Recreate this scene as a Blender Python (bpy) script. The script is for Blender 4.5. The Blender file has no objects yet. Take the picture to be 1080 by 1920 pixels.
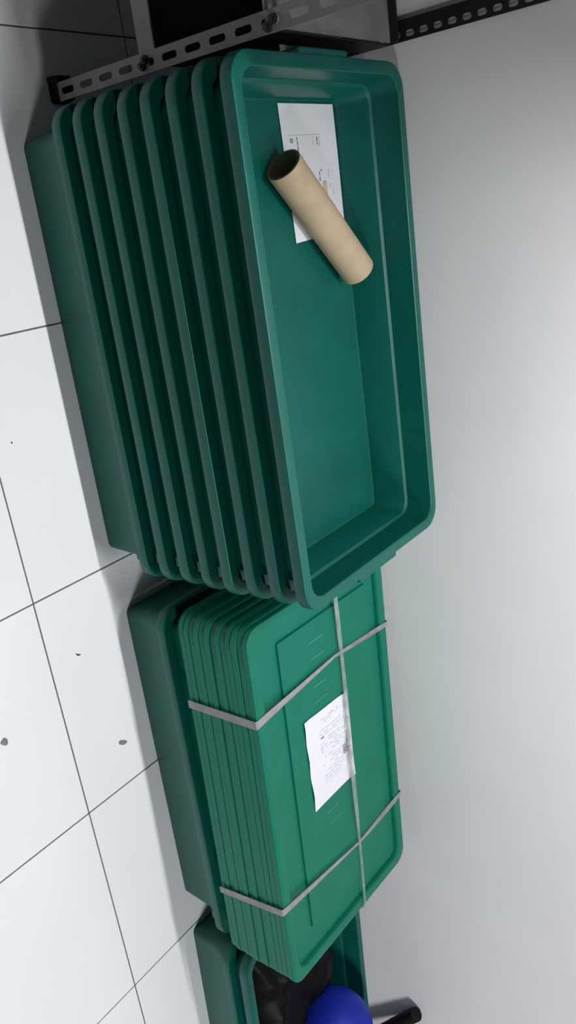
import bpy, bmesh, math, random
from math import pi, sin, cos, radians
from mathutils import Vector, Matrix, noise

random.seed(7)
S = bpy.context.scene
COL = S.collection

# ------------------------------------------------------------------ camera (phone held on its side)
cam_d = bpy.data.cameras.new('camera')
cam_d.sensor_fit = 'VERTICAL'
cam_d.sensor_height = 36.0
cam_d.lens = 1517.6 / 1920 * 36.0
cam_d.clip_start = 0.02
cam = bpy.data.objects.new('camera', cam_d)
COL.objects.link(cam)
RIGHT = Vector((0.9320, -0.3455, 0.1096))
UP = Vector((0.1320, 0.6051, 0.7851))
BACK = Vector((-0.3376, -0.7172, 0.6096))
X, Y, Z = UP, -RIGHT, BACK
cam.matrix_world = Matrix(((X.x, Y.x, Z.x, -0.7523), (X.y, Y.y, Z.y, -0.9126), (X.z, Y.z, Z.z, 1.5791), (0, 0, 0, 1)))
S.camera = cam

# ------------------------------------------------------------------ light and exposure
S.view_settings.view_transform = 'Standard'
S.view_settings.look = 'None'
S.view_settings.exposure = 0.14
S.view_settings.gamma = 1.0
S.view_settings.use_curve_mapping = False
W = bpy.data.worlds.new('room_ambient')
S.world = W
W.use_nodes = True
W.node_tree.nodes['Background'].inputs[0].default_value = (0.93, 0.96, 1.0, 1)
W.node_tree.nodes['Background'].inputs[1].default_value = 0.05


def area(name, loc, target, sx, sy, power, col=(1, 1, 1)):
    d = bpy.data.lights.new(name, 'AREA')
    d.shape = 'RECTANGLE'
    d.size, d.size_y, d.energy, d.color = sx, sy, power, col
    o = bpy.data.objects.new(name, d)
    o.location = loc
    o.rotation_euler = (Vector(target) - Vector(loc)).to_track_quat('-Z', 'Y').to_euler()
    COL.objects.link(o)
    return o


TUBE_Y = 0.17
area('ceiling_tube_light', (-0.62, TUBE_Y, 2.30), (-0.62, TUBE_Y + 0.30, 0), 0.7, 0.06, 27, (0.98, 0.985, 1.0))
area('second_ceiling_tube_light', (0.42, TUBE_Y, 2.30), (0.42, TUBE_Y + 0.30, 0), 0.7, 0.06, 10.5, (0.98, 0.985, 1.0))
area('room_ceiling_light', (2.6, -2.0, 2.70), (2.6, -1.5, 0), 1.2, 0.3, 78, (0.98, 0.985, 1.0))


# ------------------------------------------------------------------ materials
def mat(name, col, rough=0.5, spec=0.5, var=0.0, scale=8.0, bump=0.0, bscale=200.0, metal=0.0, col2=None):
    m = bpy.data.materials.new(name)
    m.use_nodes = True
    nt = m.node_tree
    b = nt.nodes['Principled BSDF']
    b.inputs['Roughness'].default_value = rough
    b.inputs['Metallic'].default_value = metal
    b.inputs['Specular IOR Level'].default_value = spec
    tc = nt.nodes.new('ShaderNodeTexCoord')
    n = nt.nodes.new('ShaderNodeTexNoise')
    n.inputs['Scale'].default_value = scale
    n.inputs['Detail'].default_value = 5
    nt.links.new(tc.outputs['Object'], n.inputs['Vector'])
    r = nt.nodes.new('ShaderNodeValToRGB')
    c2 = col2 or tuple(c * (1 - var) for c in col)
    r.color_ramp.elements[0].color = (*c2, 1)
    r.color_ramp.elements[1].color = (*[min(1, c * (1 + var * 0.4)) for c in col], 1)
    r.color_ramp.elements[0].position = 0.3
    r.color_ramp.elements[1].position = 0.7
    nt.links.new(n.outputs['Fac'], r.inputs['Fac'])
    nt.links.new(r.outputs['Color'], b.inputs['Base Color'])
    if bump:
        n2 = nt.nodes.new('ShaderNodeTexNoise')
        n2.inputs['Scale'].default_value = bscale
        n2.inputs['Detail'].default_value = 3
        nt.links.new(tc.outputs['Object'], n2.inputs['Vector'])
        bp = nt.nodes.new('ShaderNodeBump')
        bp.inputs['Strength'].default_value = bump
        bp.inputs['Distance'].default_value = 0.002
        nt.links.new(n2.outputs['Fac'], bp.inputs['Height'])
        nt.links.new(bp.outputs['Normal'], b.inputs['Normal'])
    return m


M = {
    'tile': mat('white_floor_tile', (0.85, 0.87, 0.885), 0.42, 0.4, 0.03, 3, 0.03, 60),
    'grout': mat('grey_grout', (0.13, 0.13, 0.13), 0.9, 0.2, 0.2, 30),
    'wall': mat('painted_wall', (0.80, 0.795, 0.81), 0.85, 0.2, 0.03, 5, 0.12, 90),
    'bin': mat('green_crate_plastic', (0.002, 0.094, 0.072), 0.40, 0.30, 0.12, 14, 0.06, 500),
    'lid': mat('green_lid_plastic', (0.002, 0.150, 0.094), 0.42, 0.25, 0.08, 10, 0.05, 500),
    'paper': mat('white_paper', (0.70, 0.70, 0.735), 0.8, 0.2, 0.02, 20),
    'mark': mat('lighter_green_plastic', (0.015, 0.20, 0.135), 0.5, 0.4, 0.1, 30),  # lighter green than the lid, for its raised marks
    'print': mat('grey_print', (0.42, 0.43, 0.48), 0.8, 0.2, 0.1, 60),
    'ink': mat('dark_print', (0.10, 0.10, 0.12), 0.8, 0.2, 0.1, 60),
    'tan': mat('tan_print', (0.55, 0.44, 0.30), 0.8, 0.2, 0.1, 60),
    'card': mat('brown_cardboard', (0.46, 0.36, 0.24), 0.85, 0.2, 0.10, 25, 0.15, 300),
    'cardin': mat('cardboard_inside', (0.26, 0.20, 0.13), 0.9, 0.1, 0.10, 25),
    'steel': mat('dusty_grey_steel', (0.22, 0.215, 0.22), 0.65, 0.4, 0.2, 20, 0.1, 150),
    'black_steel_and_shade': mat('black_paint_and_shelf_shade', (0.012, 0.011, 0.013), 0.5, 0.4, 0.2, 20),
    'plate': mat('shelf_plate_grey', (0.21, 0.205, 0.21), 0.7, 0.3, 0.25, 12),
    'black': mat('black_plastic', (0.006, 0.006, 0.007), 0.6, 0.2, 0.2, 20),
    'bag': mat('black_bag_film', (0.0025, 0.0025, 0.003), 0.5, 0.12, 0.2, 20),
    'blue': mat('blue_rubber', (0.010, 0.028, 0.42), 0.5, 0.3, 0.10, 12),
    'dirt': mat('dark_crumb', (0.06, 0.055, 0.05), 0.9, 0.1, 0.3, 60),
    'chip': mat('grey_chip', (0.25, 0.25, 0.26), 0.9, 0.1, 0.3, 60),
}
def film(name, col, lo, hi):
    mb = bpy.data.materials.new(name)
    mb.use_nodes = True
    nt = mb.node_tree
    b = nt.nodes['Principled BSDF']
    b.inputs['Base Color'].default_value = (*col, 1)
    b.inputs['Roughness'].default_value = 0.45
    b.inputs['Specular IOR Level'].default_value = 0.3
    tc = nt.nodes.new('ShaderNodeTexCoord')
    nz = nt.nodes.new('ShaderNodeTexNoise')
    nz.inputs['Scale'].default_value = 40
    nt.links.new(tc.outputs['Object'], nz.inputs['Vector'])
    mr = nt.nodes.new('ShaderNodeMapRange')
    mr.inputs[1].default_value = 0.35
    mr.inputs[2].default_value = 0.65
    mr.inputs[3].default_value = lo
    mr.inputs[4].default_value = hi
    nt.links.new(nz.outputs['Fac'], mr.inputs[0])
    nt.links.new(mr.outputs[0], b.inputs['Alpha'])
    return mb


M['strap'] = film('grey_strap_film', (0.30, 0.29, 0.30), 0.75, 1.0)
M['strapthin'] = film('clear_strap_film', (0.34, 0.38, 0.37), 0.25, 0.6)


# ------------------------------------------------------------------ helpers
def obj(name, verts, faces, m, parent=None, smooth=35, loc=None, rotz=0.0):
    me = bpy.data.meshes.new(name)
    me.from_pydata([tuple(v) for v in verts], [], faces)
    bm = bmesh.new()
    bm.from_mesh(me)
    bmesh.ops.recalc_face_normals(bm, faces=bm.faces)
    bm.to_mesh(me)
    bm.free()
    if smooth:
        me.shade_smooth()
        me.set_sharp_from_angle(angle=radians(smooth))
    me.materials.append(m)
    o = bpy.data.objects.new(name, me)
    COL.objects.link(o)
    if parent:
        o.parent = parent
    if loc is not None:
        o.location = loc
        o.rotation_euler = (0, 0, rotz)
    return o


def thing(name, label, cat, loc=(0, 0, 0), rotz=0.0, group=None):
    o = bpy.data.objects.new(name, None)
    o.empty_display_size = 0.05
    COL.objects.link(o)
    o.location = loc
    o.rotation_euler = (0, 0, rotz)
    return tag(o, label, cat, group)


def tag(o, label, cat, group=None):
    o['label'] = label
    o['category'] = cat
    if group:
        o['group'] = group
    return o


def dup(root, label=None):
    r = root.copy()
    COL.objects.link(r)
    if label:
        r['label'] = label
    for ch in list(root.children):
        c = ch.copy()
        COL.objects.link(c)
        c.parent = r
        for g in ch.children:
            d = g.copy()
            COL.objects.link(d)
            d.parent = c
    return r


def rrect(hx, hy, r, z, n=6, cx=0.0, cy=0.0):
    r = max(min(r, hx - 1e-4, hy - 1e-4), 1e-4)
    out = []
    for k, (sx, sy) in enumerate(((1, 1), (-1, 1), (-1, -1), (1, -1))):
        for i in range(n + 1):
            a = (k + i / n) * pi / 2
            out.append((cx + sx * (hx - r) + r * cos(a), cy + sy * (hy - r) + r * sin(a), z))
    return out


def loft(rings, cap0=True, cap1=True, closed=False):
    v, f = [], []
    n = len(rings[0])
    for r in rings:
        v += list(r)
    m = len(rings)
    for k in range(m if closed else m - 1):
        a, c = k * n, ((k + 1) % m) * n
        for i in range(n):
            j = (i + 1) % n
            f.append((a + i, a + j, c + j, c + i))
    if not closed:
        if cap0:
            f.append(tuple(range(n))[::-1])
        if cap1:
            f.append(tuple((m - 1) * n + i for i in range(n)))
    return v, f


def box(x0, x1, y0, y1, z0, z1, bev=0.0):
    if bev:
        cx, cy, hx, hy = (x0 + x1) / 2, (y0 + y1) / 2, (x1 - x0) / 2, (y1 - y0) / 2
        rs = [rrect(hx - bev, hy - bev, bev, z0, 2, cx, cy), rrect(hx, hy, bev * 1.5, z0 + bev, 2, cx, cy),
              rrect(hx, hy, bev * 1.5, z1 - bev, 2, cx, cy), rrect(hx - bev, hy - bev, bev, z1, 2, cx, cy)]
        return loft(rs)
    v = [(x0, y0, z0), (x1, y0, z0), (x1, y1, z0), (x0, y1, z0), (x0, y0, z1), (x1, y0, z1), (x1, y1, z1), (x0, y1, z1)]
    return v, [(0, 3, 2, 1), (4, 5, 6, 7), (0, 1, 5, 4), (1, 2, 6, 5), (2, 3, 7, 6), (3, 0, 4, 7)]


def join(*parts):
    v, f = [], []
    for pv, pf in parts:
        o = len(v)
        v += list(pv)
        f += [tuple(i + o for i in q) for q in pf]
    return v, f


def tube(p0, p1, r, n=20, r2=None):
    p0, p1 = Vector(p0), Vector(p1)
    d = (p1 - p0).normalized()
    a = d.orthogonal().normalized()
    c = d.cross(a)
    rs = []
    for p, rr in ((p0, r), (p1, r2 or r)):
        rs.append([tuple(p + a * rr * cos(2 * pi * i / n) + c * rr * sin(2 * pi * i / n)) for i in range(n)])
    return loft(rs)


def ribbon(pts, widths, sides, t=0.0008, ups=None):
    """a thin strap along pts; sides = width directions, given thickness"""
    rings = []
    P = [Vector(p) for p in pts]
    for i, p in enumerate(P):
        d = (P[min(i + 1, len(P) - 1)] - P[max(i - 1, 0)]).normalized()
        s = Vector(sides[i]).normalized()
        nrm = s.cross(d).normalized()
        w = widths[i] / 2
        rings.append([tuple(p - s * w - nrm * t), tuple(p + s * w - nrm * t), tuple(p + s * w + nrm * t), tuple(p - s * w + nrm * t)])
    return loft(rings)


# ------------------------------------------------------------------ setting: floor with its tiles, wall
fl = obj('floor', *box(-3.0, 3.6, -2.4, 0.80, -0.05, -0.0015), M['grout'], smooth=0)
fl['kind'] = 'structure'
T = 0.6
g = 0.0018
tv, tf = loft([rrect(T / 2 - g, T / 2 - g, 0.001, -0.012, 1), rrect(T / 2 - g, T / 2 - g, 0.001, -0.0008, 1),
               rrect(T / 2 - g - 0.0008, T / 2 - g - 0.0008, 0.001, 0.0, 1)])
tile0 = None
tv2, tf2 = box(-T / 2 + g, T / 2 - g, -T / 2 + g, -T / 2 + 0.19, -0.012, 0.0)
tile_cut = None
for ix in range(-5, 6):
    for iy in range(-4, 2):
        x, y = (ix + 0.5) * T, (iy + 0.5) * T
        if iy == 1:
            if tile_cut is None:
                tile_cut = o = obj('floor_tile', tv2, tf2, M['tile'], fl, smooth=0)
            else:
                o = tile_cut.copy()
                COL.objects.link(o)
        elif tile0 is None:
            tile0 = o = obj('floor_tile', tv, tf, M['tile'], fl, smooth=0)
        else:
            o = tile0.copy()
            COL.objects.link(o)
        o.parent = fl
        o.location = (x, y, random.uniform(-0.0003, 0.0003))

WY = 0.79
wl = obj('wall_back', *box(-3.0, 3.6, WY, WY + 0.12, -0.05, 2.9), M['wall'], smooth=0)
wl['kind'] = 'structure'


# ------------------------------------------------------------------ green nesting crate
BH = 0.187


def make_bin(label, group):
    root = thing('green_crate', label, 'crate', group=group)
    outer = [(.456, .219, .016, .029), (.458, .221, .018, .029), (.462, .225, .020, 0.0), (.468, .231, .020, 0.0), (.4715, .2340, .022, .004), (.4785, .2400, .030, .1165),
             (.4850, .2470, .036, .1200), (.4890, .2520, .038, BH - .006)]
    inner = [(.4862, .2492, .036, BH - .006), (.4828, .2448, .034, .1235), (.4820, .2440, .0335, .1228), (.4762, .2380, .028, .1205), (.4754, .2372, .0275, .1195),
             (.4692, .2316, .018, .038), (.4682, .2306, .017, .0350), (.4660, .2284, .015, .034), (.4630, .2254, .013, .034)]
    rs = [rrect(a, c, r, z) for a, c, r, z in outer] + [rrect(a, c, r, z) for a, c, r, z in inner]
    v, f = loft(rs, True, True)
    obj('body', v, f, M['bin'], root, 40)
    rim = [(.4862, .2492, .036, BH - .0055), (.4868, .2498, .036, BH - .0015), (.4885, .2515, .037, BH), (.5080, .2705, .048, BH), (.5112, .2737, .050, BH - .0014),
           (.5125, .2750, .051, BH - .0045), (.5130, .2755, .051, BH - .025), (.5120, .2745, .050, BH - .0265), (.5095, .2720, .048, BH - .0265), (.5085, .2710, .048, BH - .0045),
           (.4890, .2520, .038, BH - .0045)]
    v, f = loft([rrect(a, c, r, z) for a, c, r, z in rim], closed=True)
    obj('rim', v, f, M['bin'], root, 40)
    for s in (-1, 1):
        x0, x1 = sorted((s * .5085, s * .5245))
        v, f = box(x0, x1, -.078, .078, BH - .048, BH - .004, .003)
        obj('handle', v, f, M['bin'], root, 40)
        for sx in (1,):
            v, f = box(*sorted((sx * .440, sx * .466)), *sorted((s * .2505, s * .2600)), BH - .052, BH - .0060, .002)
            obj('corner_block', v, f, M['bin'], root, 40)
    return root


order = ['bottom', 'second', 'third', 'fourth', 'fifth', 'sixth', 'seventh']
P0 = .065
bin0 = None
for k in range(8):
    if k == 0:
        lab = 'green plastic crate at the very bottom of the tall nested stack by the rack'
        o = bin0 = make_bin(lab, 'nested green crates in the tall stack')
    else:
        lab = ('%s green plastic crate counting up from the floor in the tall nested stack' % order[k]) if k < 7 else \
            'topmost open green crate of the tall stack, holding a paper and a cardboard tube'
        o = dup(bin0, lab)
    t = k / 7
    o.location = (-.506 - .0035 * t + random.uniform(-.002, .002) * (0 < k < 7), .478 + .002 * t + random.uniform(-.002, .002) * (0 < k < 7), k * P0)
    o.rotation_euler = (0, 0, -.011 + .017 * t)

mid = dup(bin0, 'green crate alone on the floor under the strapped bundle of lids')
mid.location = (.606, .474, 0)
mid.rotation_euler = (0, 0, -.0114)
mid['group'] = 'other green crates on the floor'
rb1 = dup(bin0, 'lower of the two nested green crates at the end beside the blue ball')
rb1.location = (1.690, .442, 0)
rb1.rotation_euler = (0, 0, -.045)
rb1['group'] = 'other green crates on the floor'
rb2 = dup(bin0, 'upper of the two nested green crates, open with black bag and blue ball inside')
rb2.location = (1.690, .442, P0)
rb2.rotation_euler = (0, 0, -.045)
rb2['group'] = 'other green crates on the floor'

# ------------------------------------------------------------------ bundle of lids
LX, LY, LYAW, LZ = .6032, .4675, -.036, .4555
LHX, LHY = .512, .280
LP = .0166
NL = 13


def lid_rings(dz=0.0, e=0.0):
    # e widens the cavity for the underside
    a = [(0, .042, -.0155), (0, .042, -.0028), (.0008, .042, -.0009), (.0028, .041, 0), (.0285, .032, 0), (.0310, .030, -.0010), (.0320, .030, -.0118), (.0335, .029, -.0125)]
    rs = [rrect(LHX - i - e, LHY - i - e, r, z + dz) for i, r, z in a]
    px0, px1, py0, py1 = -.434, .405, -.172, .205
    for ins, z in ((0, -.0125), (.0006, -.0072), (.0022, -.0060), (.0040, -.0060)):
        rs.append(rrect((px1 - px0) / 2 - ins, (py1 - py0) / 2 - ins, .006, z + dz, cx=(px0 + px1) / 2, cy=(py0 + py1) / 2))
    return rs


top = lid_rings()
under = lid_rings(-.0028, .0022)[1:][::-1]
n = len(top[0])
v, f = [], []
for r in top + under:
    v += list(r)
tot = len(top) + len(under)
for k in range(tot):
    if k == len(top) - 1:
        continue
    a, c = k * n, ((k + 1) % tot) * n
    for i in range(n):
        j = (i + 1) % n
        f.append((a + i, a + j, c + j, c + i))
f.append(tuple((len(top) - 1) * n + i for i in range(n)))
f.append(tuple(len(top) * n + i for i in range(n))[::-1])
ordn = ['topmost', 'second', 'third', 'fourth', 'fifth', 'sixth', 'seventh', 'eighth', 'ninth', 'tenth', 'eleventh', 'twelfth', 'lowest']
lid_mesh = None
for k in range(NL):
    jx, jy, ja = (0, 0, 0) if k == 0 else (random.uniform(-.0025, .0025), random.uniform(-.0025, .0025), random.uniform(-.003, .003))
    lab = 'topmost bright green lid of the strapped bundle, with a delivery paper on it' if k == 0 else (
        'lowest green lid of the strapped bundle, resting over the crate' if k == NL - 1 else
        '%s green lid counting down from the top of the strapped bundle' % ordn[k])
    r = thing('crate_lid', lab, 'lid', (LX + jx, LY + jy, LZ - k * LP), LYAW + ja, 'strapped green lids')
    if lid_mesh is None:
        lid_mesh = o = obj('panel', v, f, M['lid'], r, 30)
        for (wx, wy) in ((.222, .452), (.267, .45), (.344, .443), (.387, .442), (.718, .429), (.758, .436)):
            d = Vector((wx - LX, wy - LY, 0))
            d.rotate(Matrix.Rotation(-LYAW, 3, 'Z').to_quaternion())
            rv, rf = box(d.x - .003, d.x + .003, d.y - .028, d.y + .028, -.0062, -.0050, .0004)
            obj('raised_mark', rv, rf, M['mark'], r, 40)
    else:
        o = lid_mesh.copy()
        COL.objects.link(o)
        o.parent = r
    if k == NL - 1:
        pv, pf = loft([rrect(.4800, .2420, .032, .1240 - (LZ - k * LP)), rrect(.4820, .2430, .034, -.0135)], True, True)
        po = obj('plug', pv, pf, M['lid'], r, 40)
        po.rotation_euler = (0, 0, -.0114 - (LYAW + ja))
        po.location = Matrix.Rotation(-(LYAW + ja), 3, 'Z') @ Vector((.606 - LX - jx, .474 - LY - jy, 0))


# straps -------------------------------------------------------------
def LW(x, y, z):          # lid frame -> world
    q = Matrix.Rotation(LYAW, 3, 'Z') @ Vector((x, y, 0))
    return (LX + q.x, LY + q.y, LZ + z)


def lid_local(x, y):
    d = Vector((x - LX, y - LY, 0))
    q = Matrix.Rotation(-LYAW, 3, 'Z') @ d
    return q.x, q.y


zb = -(NL - 1) * LP - .0155
for (xf0, xf, xm, xb, wf, wm, lab) in ((.3152, .3114, .3005, .3306, .021, .008, 'grey strapping band around the lid bundle nearest the tall crate stack'),
                                       (.8800, .8500, .8985, .8950, .019, .007, 'grey strapping band around the lid bundle nearest the blue ball')):
    pts, ws, sd = [], [], []
    x0, _ = lid_local(xf0, .19)
    x1, _ = lid_local(xf, .19)
    x2, _ = lid_local(xm, .512)
    x3, _ = lid_local(xb, .748)
    fy, by = -LHY - .0058, LHY + .0058
    sx = Matrix.Rotation(LYAW, 3, 'Z') @ Vector((1, 0, 0))
    for t in (0, .33, .66, .97):
        pts.append(LW(x0 + (x1 - x0) * t, fy, zb + (0 - zb) * t)); ws.append(wf); sd.append(sx)
    pts.append(LW(x1, fy + .001, .0004)); ws.append(wf); sd.append(sx)
    pts.append(LW(x1, fy + .006, .0016)); ws.append(wf); sd.append(sx)
    for t in (.15, .35, .6, .8, .95, 1.0):
        yy = fy + (lid_local(xm, .512)[1] - fy) * t
        pts.append(LW(x1 + (x2 - x1) * t, yy, .0016)); ws.append(wf + (wm - wf) * t); sd.append(sx)
    ym = lid_local(xm, .512)[1]
    for t in (.2, .4, .55, .7, .85, 1.0):
        yy = ym + (by - .004 - ym) * t
        tw = 0.9 * sin(pi * t) if t < 1 else 0
        pts.append(LW(x2 + (x3 - x2) * t, yy, .0026 + .001 * sin(pi * t))); ws.append(wm + (.013 - wm) * t)
        sd.append(sx * cos(tw) + Vector((0, 0, 1)) * sin(tw))
    pts.append(LW(x3, by, .0005)); ws.append(.013); sd.append(sx)
    pts.append(LW(x3, by, zb)); ws.append(.015); sd.append(sx)
    rv, rf = ribbon(pts, ws, sd)
    tag(obj('strapping_band', rv, rf, M['strap'], None, 40), lab, 'strap', 'straps around the lids')
pts, ws, sd = [], [], []
sy = Matrix.Rotation(LYAW, 3, 'Z') @ Vector((0, 1, 0))
xl, xr = -LHX - .0055, LHX + .0055
yl = lid_local(.0917, .539)[1]
yr = lid_local(1.1193, .496)[1]
pts += [LW(xl, yl, zb), LW(xl, yl, -.002), LW(xl + .004, yl, .0035)]
ws += [.016] * 3
sd += [sy] * 3
for (wx, wy, w, tw) in ((.13, .5375, .016, 0), (.1687, .5364, .015, .1), (.25, .5345, .012, .4), (.3446, .533, .008, .8), (.42, .530, .013, .3), (.52, .5245, .017, .1), (.6168, .519, .018, 0), (.70, .516, .016, .1), (.80, .513, .011, .4), (.8622, .511, .006, .9),
                        (.95, .507, .006, .8), (1.04, .502, .007, .5), (1.112, .497, .009, .1)):
    lx, ly = lid_local(wx, wy)
    pts.append(LW(lx, ly, .0060)); ws.append(w); sd.append(sy * cos(tw) + Vector((0, 0, 1)) * sin(tw))
pts += [LW(xr, yr, -.001), LW(xr, yr, zb)]
ws += [.009, .012]
sd += [sy, sy]
rv, rf = ribbon(pts, ws, sd, .0006)
ls = tag(obj('strapping_band', rv, rf, M['strapthin'], None, 40), 'thin translucent strapping band running lengthwise over the lids and paper', 'strap', 'straps around the lids')
kn = []
for i in range(10):
    a = 2 * pi * i / 10
    kn.append((.577 + .009 * cos(a), .5075 + .006 * sin(a), LZ + .0055 + .003 * sin(3 * a)))
kp = [tube(kn[i], kn[(i + 1) % 10], .0022, 6) for i in range(10)]
kp.append(tube((.577, .5075, LZ + .006), (.590, .497, LZ + .003), .002, 6))
kp.append(tube((.577, .5075, LZ + .006), (.577, .519, LZ + .006), .0025, 6))
obj('knot', *join(*kp), M['strap'], ls, 60)


# ------------------------------------------------------------------ papers
def paper(name, label, c00, c10, c11, c01, z, zfun, lines, mname='paper', nu=14, nv=10):
    """sheet between four corners (u along c00->c10, v along c00->c01)"""
    C = [Vector((*c, 0)) for c in (c00, c10, c11, c01)]

    def P(u, w):
        p = C[0] * (1 - u) * (1 - w) + C[1] * u * (1 - w) + C[2] * u * w + C[3] * (1 - u) * w
        return Vector((p.x, p.y, z + zfun(u, w)))
    vv, ff = [], []
    for s in (0, .0006):
        for i in range(nu + 1):
            for j in range(nv + 1):
                p = P(i / nu, j / nv)
                vv.append((p.x, p.y, p.z + s))
    N = (nu + 1) * (nv + 1)
    idx = lambda s, i, j: s * N + i * (nv + 1) + j
    for i in range(nu):
        for j in range(nv):
            ff.append((idx(1, i, j), idx(1, i + 1, j), idx(1, i + 1, j + 1), idx(1, i, j + 1)))
            ff.append((idx(0, i, j), idx(0, i, j + 1), idx(0, i + 1, j + 1), idx(0, i + 1, j)))
    for i in range(nu):
        ff.append((idx(0, i, 0), idx(0, i + 1, 0), idx(1, i + 1, 0), idx(1, i, 0)))
        ff.append((idx(0, i, nv), idx(1, i, nv), idx(1, i + 1, nv), idx(0, i + 1, nv)))
    for j in range(nv):
        ff.append((idx(0, 0, j), idx(1, 0, j), idx(1, 0, j + 1), idx(0, 0, j + 1)))
        ff.append((idx(0, nu, j), idx(0, nu, j + 1), idx(1, nu, j + 1), idx(1, nu, j)))
    o = tag(obj(name, vv, ff, M[mname], None, 40), label, 'paper')
    by = {}
    for (u0, u1, w0, w1, mk) in lines:
        k = max(1, int(abs(u1 - u0) * 14))
        L = by.setdefault(mk, ([], []))
        b0 = len(L[0])
        for i in range(k + 1):
            for w in (w0, w1):
                p = P(u0 + (u1 - u0) * i / k, w)
                L[0].append((p.x, p.y, p.z + .0010))
        for i in range(k):
            q = b0 + 2 * i
            L[1].append((q, q + 2, q + 3, q + 1))
    for mk, (a, c) in by.items():
        po = obj('print', a, c, M[mk], o, 0)
        po['kind'] = 'stuff'
    return o


rnd = random.Random(3)


def textline(u0, u1, w, h, mk='print', fill=.8):
    out, u = [], u0
    while u < u1:
        l = rnd.uniform(.012, .05)
        if rnd.random() < fill:
            out.append((u, min(u + l, u1), w - h / 2, w + h / 2, mk))
        u += l + .008
    return out


L1 = [(.222, .226, .10, .68, 'print')]
# little round emblem near the corner of the form
for i in range(8):
    a = 2 * pi * i / 8
    L1.append((.262 + .012 * cos(a) - .006, .262 + .012 * cos(a) + .006, .155 + .022 * sin(a) - .008, .155 + .022 * sin(a) + .008, 'ink' if i % 2 else 'print'))
L1 += textline(.24, .34, .255, .014, 'ink', .7) + textline(.36, .50, .28, .012, 'ink', .6) + textline(.36, .48, .315, .010, 'print', .7)
L1 += textline(.24, .30, .62, .016, 'ink', .8) + textline(.24, .32, .66, .016, 'print', .8) + textline(.32, .50, .64, .018, 'ink', .75)
L1 += textline(.24, .30, .54, .010, 'print', .7) + textline(.50, .60, .60, .012, 'ink', .5)
for w in (.40, .46, .52, .58):
    L1 += textline(.52, .98, w, .010, 'print', .35)
for w in (.78, .84):
    L1 += textline(.45, .9, w, .008, 'print', .3)
L1 += [(.58, .86, .640, .720, 'tan'), (.575, .60, .655, .70, 'print')]
PZ = 7 * P0 + .0346
paper('delivery_note', 'white printed delivery note lying in the topmost green crate under the tube',
      (-.9700, .5110), (-.7015, .5173), (-.7118, .7050), (-.9700, .7030), PZ,
      lambda u, w: .0012 + .0012 * sin(3 * u + 1) * w, L1)

L2 = []
for u, h in ((.09, .018), (.115, .010), (.14, .014)):
    L2 += [(u, u + h * .5, a, a + .045, 'print') for a in [.38 + .06 * q for q in range(7)] if rnd.random() < .8]
for u in (.25, .28, .33, .36, .39, .42, .45, .48, .52, .56, .60, .64, .68, .72, .76):
    a = .30
    while a < .86:
        l = rnd.uniform(.03, .11)
        if rnd.random() < .62:
            L2.append((u, u + .006, a, a + l, 'print'))
        a += l + .03
L2 += [(.292, .304, .33, .40, 'ink'), (.215, .218, .28, .84, 'print'), (.80, .803, .30, .70, 'print')]


def curl(u, w):
    z = .001 + .003 * max(0, 1 - w / .12) * (.5 + .5 * sin(17 * u + .6))
    z += .0045 * max(0, (w - .80) / .20) ** 1.5
    return z + .0006 * sin(9 * u + 4 * w)


paper('waybill_sheet', 'creased white waybill held on the topmost lid under the lengthwise strap',
      (.4117, .360), (.6793, .3566), (.6837, .5364), (.4260, .5420), LZ - .0058, curl, L2, nu=22, nv=16)

# ------------------------------------------------------------------ cardboard tube
A, Bp, R1 = Vector((-.8525, .4545, PZ + .0400)), Vector((-.6230, .6810, PZ + .0400)), .0385
d = (Bp - A).normalized()
a = d.orthogonal().normalized()
c = d.cross(a)
rs = []
NS = 40
for (t, r) in ((0, R1 - .0045), (0, R1 - .001), (.001, R1), (.33, R1), (.66, R1), (.999, R1), (1, R1 - .001), (1, R1 - .0045), (.66, R1 - .0045), (.33, R1 - .0045)):
    p = A.lerp(Bp, t)
    rs.append([tuple(p + a * r * cos(2 * pi * i / NS) + c * r * sin(2 * pi * i / NS)) for i in range(NS)])
v, f = loft(rs, closed=True)
tb = tag(obj('cardboard_tube', v, f, M['card'], None, 40), 'empty brown cardboard tube lying across the note in the topmost crate', 'tube')
tb.data.materials.append(M['cardin'])

# ------------------------------------------------------------------ slotted angle rack
rack = thing('shelving_rack', 'grey and black slotted steel shelving rack standing behind the tall crate stack end', 'shelf', (-1.08, .35, 0))


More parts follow.
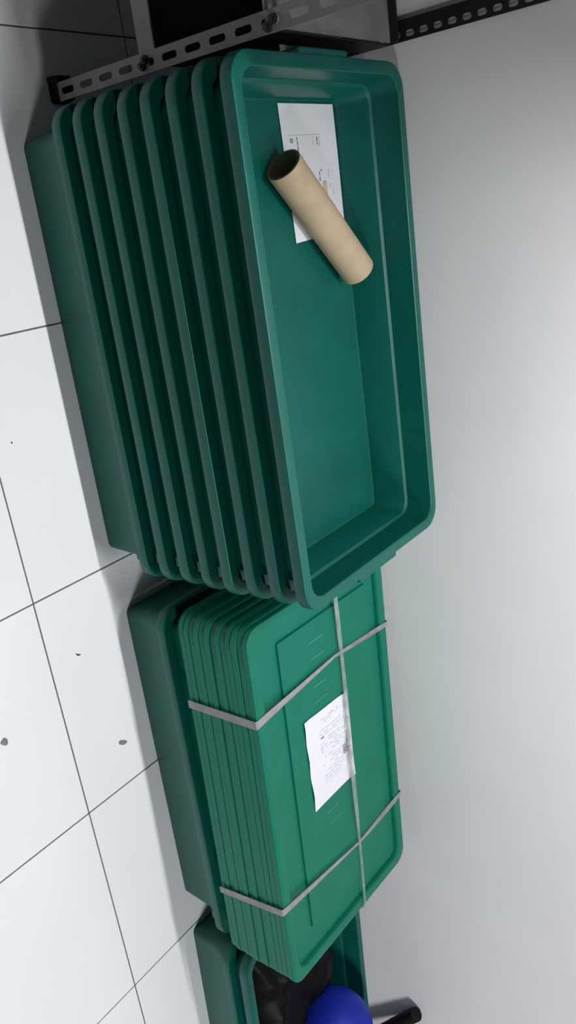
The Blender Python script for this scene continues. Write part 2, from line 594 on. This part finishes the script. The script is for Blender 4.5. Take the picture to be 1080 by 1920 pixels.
def slotted_flange(length, width, pitch, sl, sw, t=.002, off=0.0, start=None):
    """flange in the local XZ plane (x = width, z = along), real slots cut through it"""
    parts = []
    nz_ = int(length / pitch)
    for k in range(nz_):
        z0 = k * pitch
        zc = z0 + pitch / 2
        n_ = 6
        slot, outl = [], []
        hw, hl = sw / 2, sl / 2 - sw / 2
        for i in range(4 * n_):
            an = 2 * pi * (i + .5) / (4 * n_)
            zz = zc + (hl if sin(an) > 0 else -hl) + hw * sin(an)
            slot.append((off + hw * cos(an), zz))
            # matching outline point, projected onto the rectangle
            dx, dz = cos(an), sin(an)
            k1 = min((width / 2) / max(abs(dx), 1e-6), (pitch / 2) / max(abs(dz), 1e-6))
            outl.append((dx * k1, zc + dz * k1))
        # snap the points nearest the corners
        for cxs, czs in ((1, 1), (-1, 1), (-1, -1), (1, -1)):
            ta = (cxs * width / 2, zc + czs * pitch / 2)
            j = min(range(len(outl)), key=lambda q: (outl[q][0] - ta[0]) ** 2 + (outl[q][1] - ta[1]) ** 2)
            outl[j] = ta
        m_ = len(slot)
        vv = [(p[0], -t / 2, p[1]) for p in outl] + [(p[0], -t / 2, p[1]) for p in slot] + [(p[0], t / 2, p[1]) for p in outl] + [(p[0], t / 2, p[1]) for p in slot]
        ff = []
        for i in range(m_):
            j = (i + 1) % m_
            ff += [(i, j, m_ + j, m_ + i), (2 * m_ + j, 2 * m_ + i, 3 * m_ + i, 3 * m_ + j), (m_ + i, m_ + j, 3 * m_ + j, 3 * m_ + i), (i, 2 * m_ + i, 2 * m_ + j, j)]
        parts.append((vv, ff))
    return join(*parts)


def xf(vf, fn):
    return [fn(*p) for p in vf[0]], vf[1]


RX, RY = -1.08, .35     # rack origin in the world


def W2R(x, y, z):
    return (x - RX, y - RY, z)


def post(xw, yw, z0, length, mname, pitch, sl, sw, width, off=0, side=1, deep=.036):
    front = slotted_flange(length, width, pitch, sl, sw, off=off)
    flank = slotted_flange(length, deep, pitch, sl, sw) if deep else ([], [])
    a_ = xf(front, lambda x, y, z: W2R(xw + x, yw + y, z0 + z))
    b_ = xf(flank, lambda x, y, z: W2R(xw + side * width / 2 + y, yw + deep / 2 + x, z0 + z))
    return obj('post', *join(a_, b_), M[mname], rack, 0)


post(-1.0705, .35, .055 - .0225, 1.44, 'steel', .0620, .040, .013, .036, side=-1)
post(-1.085, .783, .032 + .0083 - .016, 1.44, 'black_steel_and_shade', .0320, .0205, .0120, .040, off=.007, side=-1, deep=0)
post(-2.35, .35, .0, 1.47, 'steel', .0620, .040, .013, .036, side=1)
post(-2.35, .752, .0, 1.47, 'black_steel_and_shade', .0320, .0165, .0125, .040, side=1, deep=.034)
for (xx, yy) in ((-1.080, .370), (-1.076, .765), (-2.35, .372), (-2.35, .765)):
    v, f = loft([rrect(.027, .020, .005, 0, 3, xx - RX, yy - RY), rrect(.027, .020, .005, .004, 3, xx - RX, yy - RY),
                 rrect(.024, .019, .005, .034, 3, xx - RX, yy - RY)])
    obj('foot', v, f, M['black'], rack, 40)


def shelf(z, lip, m1, x1=-1.066, y0=.353, y1=.772, updn=-1, x0=-2.37):
    root_v = box(x0 - RX, x1 - RX, y0 - RY, y1 - RY, z - .004, z)
    parts = [root_v]
    return obj('shelf_plate', *join(*parts), M[m1], rack, 0)


shelf(.318, .04, 'black_steel_and_shade')  # plate coloured black to stand in for the deep shade on this shelf
lb = obj('shelf_beam', *box(-2.37 - RX, -1.09 - RX, .3515 - RY, .3555 - RY, .292, .335), M['steel'], rack, 0)
shelf(.610, .0, 'plate')
obj('shelf_beam', *box(-2.37 - RX, -1.066 - RX, .766 - RY, .772 - RY, .595, .628), M['black_steel_and_shade'], rack, 0)
obj('shelf_beam', *box(-1.0655 - RX, -1.0625 - RX, .354 - RY, .772 - RY, .535, .604), M['black_steel_and_shade'], rack, 0)
for z in (1.485,):
    shelf(z, .0, 'plate')
    obj('shelf_beam', *box(-2.37 - RX, -1.09 - RX, .3515 - RY, .3555 - RY, z - .035, z + .002), M['steel'], rack, 0)
for (bx, bz) in ((-1.0755, .3105), (-1.0665, .3005), (-1.072, .6305), (-1.063, .617)):
    v, f = tube(W2R(bx, .3485, bz), W2R(bx, .3405, bz), .0085, 6)
    v2, f2 = tube(W2R(bx, .3445, bz), W2R(bx, .3365, bz), .0045, 10)
    obj('bolt', *join((v, f), (v2, f2)), M['black_steel_and_shade'], rack, 30)

# unseen carton added above the rack to shade the far end of the tall stack
ct = thing('shade_carton', 'added unseen brown carton overhanging the rack shelf to shade the tall crate stack', 'carton', (-1.32, .475, 1.488))
obj('body', *box(-.60, .60, -.275, .275, 0, .38, .004), M['card'], ct, 0)
obj('packing_tape', *box(-.602, .602, -.025, .025, .3795, .381), M['tan'], ct, 0)

# ------------------------------------------------------------------ contents of the end crates
bag_v, bag_f = [], []
NU, NV = 60, 34
for i in range(NU + 1):
    for j in range(NV + 1):
        u, w = i / NU, j / NV
        x, y = -.43 + .86 * u, -.195 + .39 * w
        e = min(1, 6 * min(u, 1 - u, w, 1 - w))
        q = Vector((x * 7, y * 7, 1.3))
        h = .105 + .05 * abs(noise.noise(q)) + .030 * abs(noise.noise(q * 2.3)) + .014 * abs(noise.noise(q * 5.1))
        h -= .085 * math.exp(-((x - .08) ** 2 + (y - .08) ** 2) / .012)
        zz = .0365 + h * e ** .5
        bd = math.hypot(x - .0964, y - .0824)          # the ball presses its own hollow
        if bd < .134:
            zz = min(zz, .178 - math.sqrt(.1345 ** 2 - bd ** 2))
        bag_v.append((x, y, max(zz, .036)))
idx = lambda i, j: i * (NV + 1) + j
for i in range(NU):
    for j in range(NV):
        bag_f.append((idx(i, j), idx(i + 1, j), idx(i + 1, j + 1), idx(i, j + 1)))
border = [idx(i, 0) for i in range(NU)] + [idx(NU, j) for j in range(NV)] + [idx(i, NV) for i in range(NU, 0, -1)] + [idx(0, j) for j in range(NV, 0, -1)]
bag_f.append(tuple(border[::-1]))
bag = tag(obj('plastic_bag', bag_v, bag_f, M['bag'], None, 60, (1.690, .442, P0), -.045), 'crumpled black plastic bag filling the open end crate below the ball', 'bag')

bm = bmesh.new()
bmesh.ops.create_uvsphere(bm, u_segments=48, v_segments=28, radius=.132)
bv = [tuple(p.co) for p in bm.verts]
bf = [tuple(q.index for q in p.verts) for p in bm.faces]
bm.free()
ball = tag(obj('blue_ball', bv, bf, M['blue'], None, 60, (1.790, .520, .243)), 'plain blue ball lying on the black bag in the open end crate', 'ball')

# black bar leaning on the wall
p0, p1 = Vector((1.868, .764, .413)), Vector((2.285, .690, .025))
dd = (p1 - p0).normalized()
a = dd.orthogonal().normalized()
c = dd.cross(a)
rs = []
for (t, r) in ((0, .019), (.004, .0235), (.25, .0235), (.25, .0225), (1.0, .0225)):
    p = p0 + (p1 - p0) * t
    rs.append([tuple(p + a * r * cos(2 * pi * i / 20) + c * r * sin(2 * pi * i / 20)) for i in range(20)])
tag(obj('black_bar', *loft(rs), M['black'], None, 40), 'black round bar leaning against the wall behind the blue ball', 'bar')


# ------------------------------------------------------------------ crumbs on the floor
def crumb(name, label, x, y, sx, sy, h, ang, m, seed, bend=0):
    rr = random.Random(seed)
    rs = []
    for (k, z) in ((1.0, .0002), (.9, h * .6), (.5, h)):
        ring = []
        for i in range(10):
            a_ = 2 * pi * i / 10
            q = k * rr.uniform(.7, 1.1)
            px, py = sx * q * cos(a_), sy * q * sin(a_)
            py += bend * (px / sx) ** 2
            ring.append((px, py, z))
        rs.append(ring)
    return tag(obj(name, *loft(rs), m, None, 50, (x, y, .0004), ang), label, 'crumb')


crumb('floor_crumb', 'tiny dark curved crumb on the white tile before the lid bundle', .1782, .080, .0085, .002, .002, .9, M['dirt'], 1, .003)
crumb('floor_crumb', 'grey angular chip on the white tile close to the lid bundle', .4787, .1461, .014, .008, .002, 1.0, M['chip'], 2)
crumb('floor_crumb', 'pale grey smudge of dirt on the tile farthest from the crates', .2761, -.1598, .012, .009, .0012, .4, M['chip'], 3)
crumb('floor_crumb', 'tiny dark speck on the white tile before the tall crate stack', -.3737, .0493, .0028, .002, .0012, .2, M['dirt'], 4)
